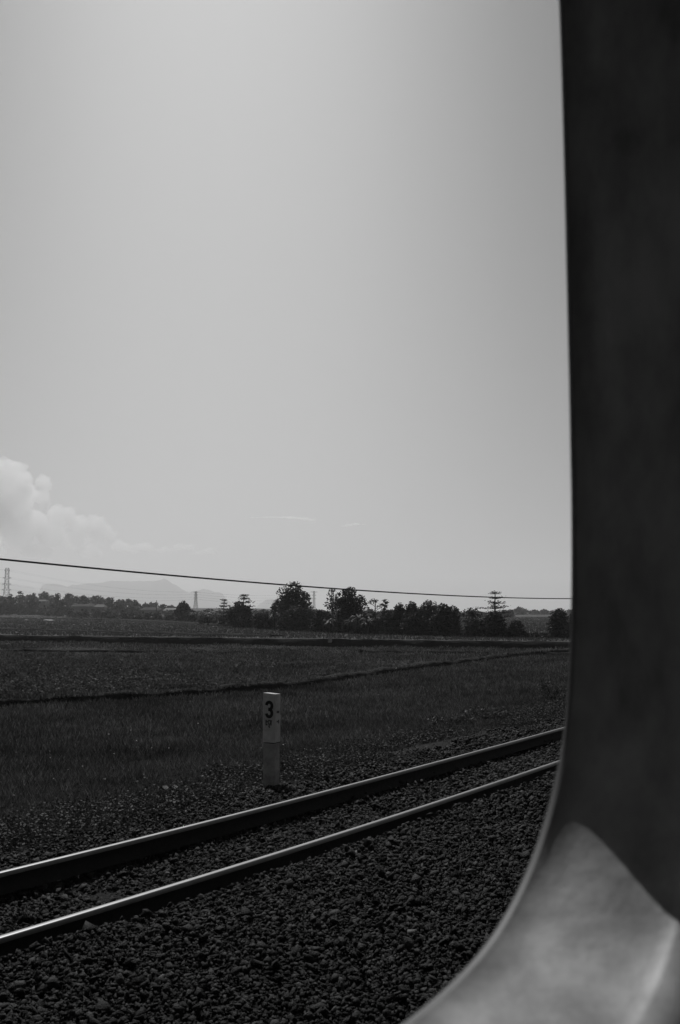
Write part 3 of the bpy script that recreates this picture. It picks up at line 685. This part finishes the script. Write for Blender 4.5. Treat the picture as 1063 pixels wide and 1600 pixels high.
# ------------------------------------------------------------------ houses on the left rise
def house(px0, px1, yt, yb, Z, mr_, label, pale=None):
    x0, x1 = U(px0) * Z, U(px1) * Z; zt = CAMZ + (955 - yt) * Z / F; zb = CAMZ + (955 - yb) * Z / F; W = x1 - x0; hr = (zt - zb) * .5; zf = float(zu((x0 + x1) / 2, Z)) - .4
    root = empty('house', ((x0 + x1) / 2, Z, zf)); tag(root, label, 'house', 'houses among the trees on the left')
    dep = 6.0; bm = bmesh.new(); box(bm, (0, dep / 2, (zb + .0 - zf) / 2), (W * .94, dep, zb - zf)); wl = obj_bm('wall', bm, m_wall, root)
    bm = bmesh.new(); e = W / 2; za = zb - zf + .002; zr = zt - zf
    A_ = [(-e, -.6, za), (e, -.6, za), (e, dep + .6, za), (-e, dep + .6, za), (-e + .8, dep / 2, zr), (e - .8, dep / 2, zr)]
    vs = [bm.verts.new(p) for p in A_]
    for q in ((0, 1, 5, 4), (2, 3, 4, 5), (1, 2, 5), (3, 0, 4), (3, 2, 1, 0)): bm.faces.new([vs[k] for k in q])
    obj_bm('roof', bm, mr_, root)
    for k in range(max(2, int(W / 3))):
        bm = bmesh.new(); box(bm, (-W * .4 + k * W * .8 / max(1, int(W / 3) - 1 or 1), -.03, (zb - zf) * .62), (.9, .06, 1.0)); obj_bm('window', bm, m_dark, root)
house(112, 150, 943.5, 947.5, 415, m_roof, 'long low house with a grey tiled roof among the left trees')
house(148, 165, 944.2, 948.5, 408, m_roofp, 'small house with a bright tin roof at the end of the long one')
house(54, 74, 937, 939.5, 478, m_roofp, 'house with a thin sunlit roof ridge high among the left trees')
house(222, 252, 948.8, 953, 420, m_roof, 'low house with a grey roof left of the compact round tree')
house(256, 280, 950, 954, 428, m_wall, 'pale walled house close behind the compact round tree')
m_fence = mat('weathered_wood', .06, .85)
def fence(px0, px1, py):
    x0, y0 = onz(px0, py, UZ); x1, _ = onz(px1, py, UZ); root = empty('field_fence', ((x0 + x1) / 2, y0 - 1.2, UZ)); tag(root, 'short pale rail fence under the saplings at the field edge', 'fence')
    W = x1 - x0
    for k in range(4):
        bm = bmesh.new(); box(bm, (-W / 2 + k * W / 3, 0, .3), (.05, .05, .7)); obj_bm('post', bm, m_fence, root)
    for zz in (.3, .6):
        bm = bmesh.new(); box(bm, (0, -.055, zz), (W, .04, .04)); obj_bm('rail_bar', bm, m_fence, root)
fence(588, 606, 991.5)
# pale straw heaps and specks on the upper field
for i, (px, py, w_, hh, lb) in enumerate([(34, 966.5, 1.6, .35, 'left'), (41, 969.5, 1.0, .3, 'left'), (61, 967.5, 1.0, .4, 'left'), (77, 970, 3.0, .35, 'big'), (97, 971, .8, .4, 'right'), (108, 970.5, .8, .4, 'right'), (109, 972.5, .7, .3, 'right'), (217, 994, .35, .25, 'low'), (516, 1003.5, .3, .3, 'bank')]):
    x, y = onz(px, py, UZ); r = np.random.default_rng(900 + i); bm = bmesh.new()
    bmesh.ops.create_icosphere(bm, subdivisions=2, radius=.5)
    for v in bm.verts: v.co = Vector((v.co.x * w_, v.co.y * w_ * .7, max(v.co.z, -.05) * 2 * hh)) * (1 + .25 * r.uniform(-1, 1))
    o = obj_bm('straw_heap', bm, mat('pale_straw', .30, .8, var=.4, scale=3), None, False, (x, y, UZ + .02))
    L = {'left': 'small pale straw heap in the scattered group left of the long heap', 'big': 'longest pale straw heap lying on the far field', 'right': 'small pale straw heap right of the long heap', 'low': 'tiny pale heap just above the dark bank', 'bank': 'tiny pale heap on the lip of the bank right of the tallest tree'}[lb]
    tag(o, L, 'straw heap', 'pale straw heaps on the far field')

# ------------------------------------------------------------------ pylons, poles and cables
def lattice(px, yt, Z, wb, wt, arms, label, name='lattice_pylon', rad=.07, panels=8, zbase=None):
    x = U(px) * Z; zb = float(zu(x, Z)) if zbase is None else zbase; H = CAMZ + (955 - yt) * Z / F - zb
    root = empty(name, (x, Z, zb)); tag(root, label, 'pylon', 'lattice pylons beyond the trees'); root.rotation_euler = (0, 0, .5)
    prt = []
    def wd(t): return wb * (1 - t / .55) + wt * 1.3 * (t / .55) if t < .55 else wt * 1.3 * (1 - (t - .55) / .45) + wt * (t - .55) / .45
    def C(t, k): h = wd(t) / 2; sx, sy = [(-1, -1), (1, -1), (1, 1), (-1, 1)][k % 4]; return np.array([sx * h, sy * h, H * t])
    ts = [0] + list(1 - (1 - np.linspace(0, 1, panels + 1)[1:]) ** 1.15)
    for i in range(len(ts) - 1):
        for k in range(4):
            for a, b in ((C(ts[i], k), C(ts[i + 1], k)), (C(ts[i], k), C(ts[i + 1], k + 1)), (C(ts[i], k + 1), C(ts[i + 1], k)), (C(ts[i + 1], k), C(ts[i + 1], k + 1))):
                prt.append(tube([a, b], rad, 4))
    V, Fq = merge(prt); obj_np('tower', V, Fq, 4, m_gal, root)
    for t, L in arms:
        pr = []; h = wd(t) / 2
        for sgn in (-1, 1):
            tip = np.array([sgn * L, 0, H * t])
            for sy in (-1, 1): pr += [tube([np.array([sgn * h, sy * h, H * t]), tip], rad, 4), tube([np.array([sgn * h, sy * h, H * t - .035 * H]), tip], rad, 4)]
            pr.append(tube([tip, tip + np.array([0, 0, -.04 * H])], rad * .9, 4))
        V, Fq = merge(pr); obj_np('cross_arm', V, Fq, 4, m_gal, root)
    return x, Z, zb, H
p1 = lattice(12, 888, 620, 5.2, 1.9, [(.78, 2.3), (.63, 2.5), (.50, 2.6), (.96, 1.5)], 'tall lattice pylon rising above the trees at the far left', rad=.060)
p2 = lattice(307, 924.5, 900, 3.4, 1.3, [(.97, 2.2), (.8, 1.8), (.62, 1.9)], 'thin lattice pylon right of the compact round tree', rad=.09)
p3 = lattice(491, 924, 1300, 3.6, 1.5, [(.97, 5.0), (.8, 3.0), (.62, 3.2)], 'faint distant pylon with a wide top between the two tall trees', rad=.10)
p0 = (U(-420) * 420, 420, 0, 34)
def wirepts(a, b, sag, n=24):
    t = np.linspace(0, 1, n)[:, None]; P = np.array(a) * (1 - t) + np.array(b) * t; P[:, 2] -= 4 * sag * t[:, 0] * (1 - t[:, 0]); return P
for k, t in enumerate((.96, .78, .63, .50)):
    for sg in (-1, 1):
        q0 = (p0[0] + sg * 2, p0[1], p0[2] + p0[3] * t); q1 = (p1[0] + sg * 2.2, p1[1], p1[2] + p1[3] * t); q2 = (p2[0] + sg * 1.9, p2[1], p2[2] + p2[3] * min(t + .05, .97)); q3 = (p3[0] + sg * 3, p3[1], p3[2] + p3[3] * min(t + .05, .97))
        V, Fq = merge([tube(wirepts(q0, q1, 3), .014, 4), tube(wirepts(q1, q2, 4), .018, 4), tube(wirepts(q2, q3, 4), .025, 4)])
        tag(obj_np('power_line', V, Fq, 4, m_wire), 'hair-thin power line strung between the distant pylons', 'power line', 'power lines between the distant pylons')
def crosspole():
    Z = 395; x = U(246) * Z; zb = float(zu(x, Z)); H = CAMZ + (955 - 938) * Z / F - zb; root = empty('cross_arm_pole', (x, Z, zb)); tag(root, 'small dark pole with a cross arm above the left hedge', 'pole')
    V, Fq = tube([(0, 0, 0), (0, 0, H)], [.16, .12], 6); obj_np('pole', V, Fq, 4, m_wire, root)
    bm = bmesh.new(); box(bm, (0, -.2, H * .82), (1.8, .12, .16)); box(bm, (0, -.2, H * .7), (1.2, .12, .14)); obj_bm('cross_arm', bm, m_wire, root)
crosspole()
# cable along the line: traced heights in the vertical plane D = 20 m
def cable():
    Dw = 20.0; pts = []
    for px, py in [(0, 873.5), (120, 885), (300, 902), (430, 913), (600, 925), (750, 932), (897, 935.5)]:
        r = ray(px, py); t = Dw / (r[0] * nv[0] + r[1] * nv[1]); q = r * t; pts.append((q[0] * dv[0] + q[1] * dv[1], q[2] + CAMZ))
    s = np.array([p[0] for p in pts]); z = np.array([p[1] for p in pts]); c = np.polyfit(s, z, 2)
    s0, s1 = s[0] - 6, 2 * (-c[1] / (2 * c[0])) - (s[0] - 6)
    s1 = min(max(s1, s[-1] + 8), s[-1] + 40)
    ss = np.linspace(s0, s1, 120); zz = np.polyval(c, ss); x, y = SD(ss, Dw)
    print('cable coeff', c, s0, s1)
    V, Fq = tube(np.stack([x, y, zz], 1), .024, 8); tag(obj_np('overhead_cable', V, Fq, 4, m_wire, None, True), 'thick black cable sagging across the whole view above the trees', 'cable')
    for k, (sx, zz_) in enumerate(((s0, zz[0]), (s1, zz[-1]))):
        x, y = SD(sx, Dw); root = empty('cable_pole', (x, y, -.1)); tag(root, ['concrete pole holding the cable beyond the left edge', 'concrete pole holding the cable behind the window frame'][k], 'pole')
        V, Fq = tube([(0, 0, 0), (0, 0, zz_ * .5), (0, 0, zz_ + .5)], [.13, .11, .085], 12); obj_np('pole_shaft', V, Fq, 4, m_conc, root, True)
        bm = bmesh.new(); box(bm, (0, 0, zz_ + .06), (.24, .24, .08), None, .01); obj_bm('clamp', bm, m_gal, root)
cable()

# ------------------------------------------------------------------ mountains
def mountain(name, prof, Z, depth, seed):
    px = np.linspace(prof[0][0], prof[-1][0], 240); py = np.interp(px, [p[0] for p in prof], [p[1] for p in prof])
    X0 = U(px) * Z; top = np.maximum((955 - py) * Z / F + CAMZ, 1)
    t = np.linspace(-1, 1, 41)
    X = np.repeat(X0[None], 41, 0) ; X = X * (1 + t[:, None] * depth / Z); Y = Z + t[:, None] * depth + 0 * X
    fall = 1 - np.abs(t[:, None]) ** 1.2; rid = vnoise(X, Y, .004, seed) * .5 + vnoise(X, Y, .010, seed + 1) * .3 + vnoise(X, Y, .025, seed + 2) * .2
    Zz = top[None] * fall * (1 - .35 * rid * (1 - fall) * 2 * (fall < 1)) - 2
    Zz[20] = top + 26 * (vnoise(X0, X0 * 0, .006, seed + 3) - .5) * (top > 20) + 14 * (vnoise(X0, X0 * 0, .016, seed + 4) - .5) * (top > 20) + 8 * (vnoise(X0, X0 * 0, .04, seed + 5) - .5) * (top > 20); Zz[0] = Zz[-1] = -3
    o = grid_obj(name, X, Y, Zz, m_mount); tag(o, kind='structure')
mountain('mountains', [(-120, 945), (40, 942), (62, 928), (66, 918), (72, 913.5), (82, 911), (93, 914), (107, 916.5), (113, 913.5), (127, 911.5), (147, 911), (161, 910.5), (175, 908), (186, 907), (203, 909), (226, 909.5), (240, 910), (248, 907), (257, 905.5), (268, 910), (276, 913.5), (282, 917), (293, 925), (297, 927), (303, 924.5), (312, 926), (321, 923), (327, 922), (335, 925), (346, 926), (351, 930), (356, 938), (369, 948), (390, 953), (401, 950), (405, 945), (409, 942), (417, 936.5), (426, 934.5), (436, 936), (450, 945), (470, 953), (500, 956)], 8200, 900, 3)
mountain('mountains_far', [(-900, 945), (-600, 925), (-400, 935), (-260, 925), (-120, 915), (-60, 908), (0, 911), (14, 911.5), (31, 914.5), (45, 918), (56, 921), (75, 928), (110, 940), (160, 952), (200, 957)], 10200, 700, 13)

# ------------------------------------------------------------------ the train carriage around the camera
def carriage():
    root = empty('train_carriage', (0, 0, 0)); tag(root, 'train carriage side with a rounded window frame filling the right of the picture', 'train carriage')
    Dw = .42
    cor = [(1.110, .72), (1.111, .58), (1.112, .42), (1.113, .268), (1.111, .115), (1.105, .018), (1.098, -.030), (1.090, -.075), (1.079, -.118), (1.063, -.155), (1.037, -.193), (1.002, -.231), (.961, -.263), (.916, -.289), (.868, -.307), (.818, -.3175), (.765, -.3235), (.700, -.327), (.6, -.329)]
    R_ = cor; top_z = 1.16; cz = (top_z - .329) / 2; cs_ = .33
    low = np.array([p for p in R_ if p[1] < cz])                  # from mid right down to the sill
    q1 = low; q2 = low[::-1] * [-1, 1] + [2 * cs_, 0]; q3 = low * [-1, -1] + [2 * cs_, 2 * cz]; q4 = low[::-1] * [1, -1] + [0, 2 * cz]
    P = np.concatenate([q1, q2, q3, q4]); P = np.concatenate([P, P[:1]])
    P = resample(P, 361)[:-1]
    for _ in range(5): P = (np.roll(P, 1, 0) + 2 * P + np.roll(P, -1, 0)) / 4
    T = np.roll(P, -1, 0) - np.roll(P, 1, 0); T /= np.linalg.norm(T, axis=1)[:, None]; Nn = np.stack([T[:, 1], -T[:, 0]], 1)
    if ((P - P.mean(0)) * Nn).sum() < 0: Nn = -Nn                  # outward in the plane of the window
    def ring(profile, name, m, smooth=True, close=False):
        k = len(profile); V = []
        for off, t in profile:
            q = P + Nn * off; x, y = SD(q[:, 0], Dw - t); V.append(np.stack([x, y, q[:, 1] + CAMZ], 1))
        V = np.stack(V, 1).reshape(-1, 3); n = len(P); Fq = []
        i, j = np.meshgrid(np.arange(n), np.arange(k - 1), indexing='ij'); i2 = (i + 1) % n
        Fq = np.stack([i * k + j, i * k + j + 1, i2 * k + j + 1, i2 * k + j], -1).reshape(-1, 4)
        return obj_np(name, V, Fq, 4, m, root, smooth)
    mf = mat('window_frame_plastic', .30, .55, spec=.35, var=.40, scale=13, bump=.12, bscale=9, detail=4, stretch=(1, 1, .45))
    mp = mat('interior_panel', .30, .6, spec=.3, var=.05, scale=6)
    ms = mat('carriage_paint', .10, .5, spec=.4, var=.1, scale=3)
    mr = mat('window_seal', .09, .6, spec=.4)
    ring([(.035, -.006), (.008, -.006), (.002, -.004), (.0, 0), (.0, .0035)], 'window_seal', mr)
    rd = .036; DEP = .150; prof = [(.0, .0035), (.001, .006), (.004, .010), (.009, .04), (.015, .08), (.020, .112), (.0221, .132), (.0220, .139), (.0213, .144), (.0207, .148), (.021, DEP)]
    prof += [(.021 + rd * (1 - math.cos(R(a))), DEP + rd * math.sin(R(a))) for a in (15, 30, 45, 60, 75, 90)] + [(.075, DEP + .037), (.11, DEP + .034)]
    ring(prof, 'window_frame', mf)
    # inner wall and outer skin: rings from the window out to a large rectangle
    def plate(name, off, t, m, s0, s1, z0, z1):
        Q = P + Nn * off; c = np.array([cs_, cz]); n = len(P); V = []; an = np.arctan2(Q[:, 1] - c[1], Q[:, 0] - c[0])
        dx, dy = np.cos(an), np.sin(an); L = np.minimum(np.where(dx > 0, (s1 - c[0]) / np.maximum(dx, 1e-6), (s0 - c[0]) / np.minimum(dx, -1e-6)), np.where(dy > 0, (z1 - c[1]) / np.maximum(dy, 1e-6), (z0 - c[1]) / np.minimum(dy, -1e-6)))
        O = np.stack([c[0] + dx * L, c[1] + dy * L], 1)
        # snap the nearest ring points onto the corners
        for cx_, cy_ in ((s0, z0), (s1, z0), (s1, z1), (s0, z1)): k = np.argmin(np.hypot(O[:, 0] - cx_, O[:, 1] - cy_)); O[k] = (cx_, cy_)
        for q in (Q, O): x, y = SD(q[:, 0], Dw - t); V.append(np.stack([x, y, q[:, 1] + CAMZ], 1))
        V = np.concatenate(V); i = np.arange(n); i2 = (i + 1) % n; return obj_np(name, V, np.stack([i, i2, i2 + n, i + n], 1), 4, m, root)
    plate('inner_wall', .108, DEP + .0335, mp, -3, 4, -1.35, 1.30)
    plate('outer_skin', .034, -.006, ms, -9, 9, -2.0, 1.45)
    # floor, ceiling, far wall, ends: the dark inside of the carriage
    bm = bmesh.new(); M = Matrix(((dv[0], nv[0], 0, 0), (dv[1], nv[1], 0, 0), (0, 0, 1, 0), (0, 0, 0, 1)))
    box(bm, (.5, -1.02, CAMZ - 1.40), (7.0, 2.52, .09), M); obj_bm('floor', bm, mat('carriage_floor', .05, .6), root)
    bm = bmesh.new(); box(bm, (.5, -1.02, CAMZ + 1.36), (7.0, 2.52, .10), M); obj_bm('ceiling', bm, mp, root)
    bm = bmesh.new(); box(bm, (.5, -2.36, CAMZ - .02), (7.0, .12, 2.70), M); obj_bm('far_wall', bm, mp, root)
    for sx in (-3.06, 4.06):
        bm = bmesh.new(); box(bm, (sx, -1.02, CAMZ - .02), (.10, 2.52, 2.70), M); obj_bm('end_wall', bm, mp, root)
    # rounded roof over everything
    V = []; n = 16
    for s_ in (-9, 9):
        for i in range(n + 1):
            a = math.pi * i / n; D_ = -1.1 + 1.57 * math.cos(a); x, y = SD(s_, D_); V.append((x, y, CAMZ + 1.45 + .5 * math.sin(a)))
    Fq = [[i, i + 1, n + 1 + i + 1, n + 1 + i] for i in range(n)]
    obj_np('roof', np.array(V), np.array(Fq), 4, ms, root, True)
    bm = bmesh.new(); box(bm, (0, -1.1, CAMZ - 2.05), (18, 2.9, .12), M); obj_bm('underframe', bm, ms, root)
carriage()

# ------------------------------------------------------------------ clouds (outside the haze) and haze
def volmat(name, dens, aniso, col=1.0):
    m = bpy.data.materials.new(name); m.use_nodes = True; t = m.node_tree; t.nodes.clear(); o = N(t, 'ShaderNodeOutputMaterial'); v = N(t, 'ShaderNodeVolumePrincipled')
    v.inputs['Color'].default_value = (col, col, col, 1); v.inputs['Density'].default_value = dens; v.inputs['Anisotropy'].default_value = aniso
    t.links.new(v.outputs[0], o.inputs['Volume']); return m
CZ = 17000
def cloud(name, blobs, m, label, Z=CZ, seed=1, lump=.16, voxel=None):
    """blobs: (px, py, radius px, vertical squash)"""
    r = np.random.default_rng(seed); bm = bmesh.new(); k = Z / F
    for px, py, rp, sq in blobs:
        c = (U(px) * Z, Z + r.uniform(-.6, .6) * rp * k, CAMZ + (955 - py) * k)
        v = bmesh.ops.create_icosphere(bm, subdivisions=3, radius=1)['verts']
        for q in v: q.co = Vector((q.co.x * rp * k + c[0], q.co.y * rp * k + c[1], q.co.z * rp * k * sq + c[2]))
    o = obj_bm(name, bm, m, None, True); tag(o, label, 'cloud')
    rm = o.modifiers.new('remesh', 'REMESH'); rm.mode = 'VOXEL'; rm.voxel_size = voxel or 1.5 * k
    for sc, st in ((24, .8), (9, .8), (4, .8)):
        tx = bpy.data.textures.new('cloud_lumps', 'CLOUDS'); tx.noise_type = 'HARD_NOISE'; tx.noise_scale = sc * k; tx.noise_depth = 2
        dm = o.modifiers.new('lumps', 'DISPLACE'); dm.texture = tx; dm.strength = lump * sc * k * st * 2.2; dm.texture_coords = 'GLOBAL'; dm.mid_level = .35
    return o
m_cl = volmat('cloud_water', .0048, .6)
rc = np.random.default_rng(4); bl = []
for px, py, rp in [(-14, 735, 24), (6, 727, 15), (22, 733, 15), (30, 748, 15), (12, 752, 26), (-20, 770, 40), (40, 768, 16), (62, 752, 12), (68, 760, 9), (60, 775, 14), (20, 785, 28), (68, 790, 9), (0, 812, 30),
                   (50, 815, 22), (88, 808, 17), (104, 804, 14), (122, 820, 18), (148, 818, 15), (162, 828, 13), (175, 836, 9), (80, 835, 24), (30, 838, 26), (120, 842, 18), (152, 844, 14), (185, 848, 8), (-30, 835, 30)]:
    bl.append((px, py, rp, .9))
    for _ in range(7): a = rc.uniform(0, 2 * math.pi); bl.append((px + math.cos(a) * rp * .88, py + math.sin(a) * rp * .82, rp * rc.uniform(.16, .38), .9))
for px, py, rp in [(185 + 8 * k, 853 + rc.uniform(-3, 7) + k * .4, rc.uniform(7, 17) - .3 * k) for k in range(20)] + [(-10, 862, 24), (60, 864, 26), (140, 864, 22)]: bl.append((px, py, rp, .5))
cloud('cumulus_cloud', bl, m_cl, 'towering cumulus cloud with bright edges low at the left')
m_wi = volmat('thin_cloud_ice', .009, .5)
cloud('wispy_cloud', [(395 + i * 7, 809 - 3 * math.sin(i / 13 * 2.6) + i * .35, 5.5 + 3.0 * min(i / 13, .8), .16 + .012 * i) for i in range(14)], m_wi, 'thin bright streak of cloud low in the middle of the sky', seed=3, lump=.05, voxel=8)
cloud('wispy_cloud', [(538, 822, 6, .2), (546, 820, 8, .22), (556, 819, 8, .2), (566, 819.5, 6, .16)], m_wi, 'tiny faint wisp of cloud right of the bright streak', seed=5, lump=.05, voxel=8)

bm = bmesh.new(); box(bm, (0, 0, 209), (24600, 24600, 424.0))
hz = obj_bm('haze', bm, volmat('haze_air', .00021, .35, 1.0)); tag(hz, kind='stuff'); hz['label'] = 'pale haze over the far fields and mountains'; hz['category'] = 'haze'
scene.cycles.volume_bounces = 4
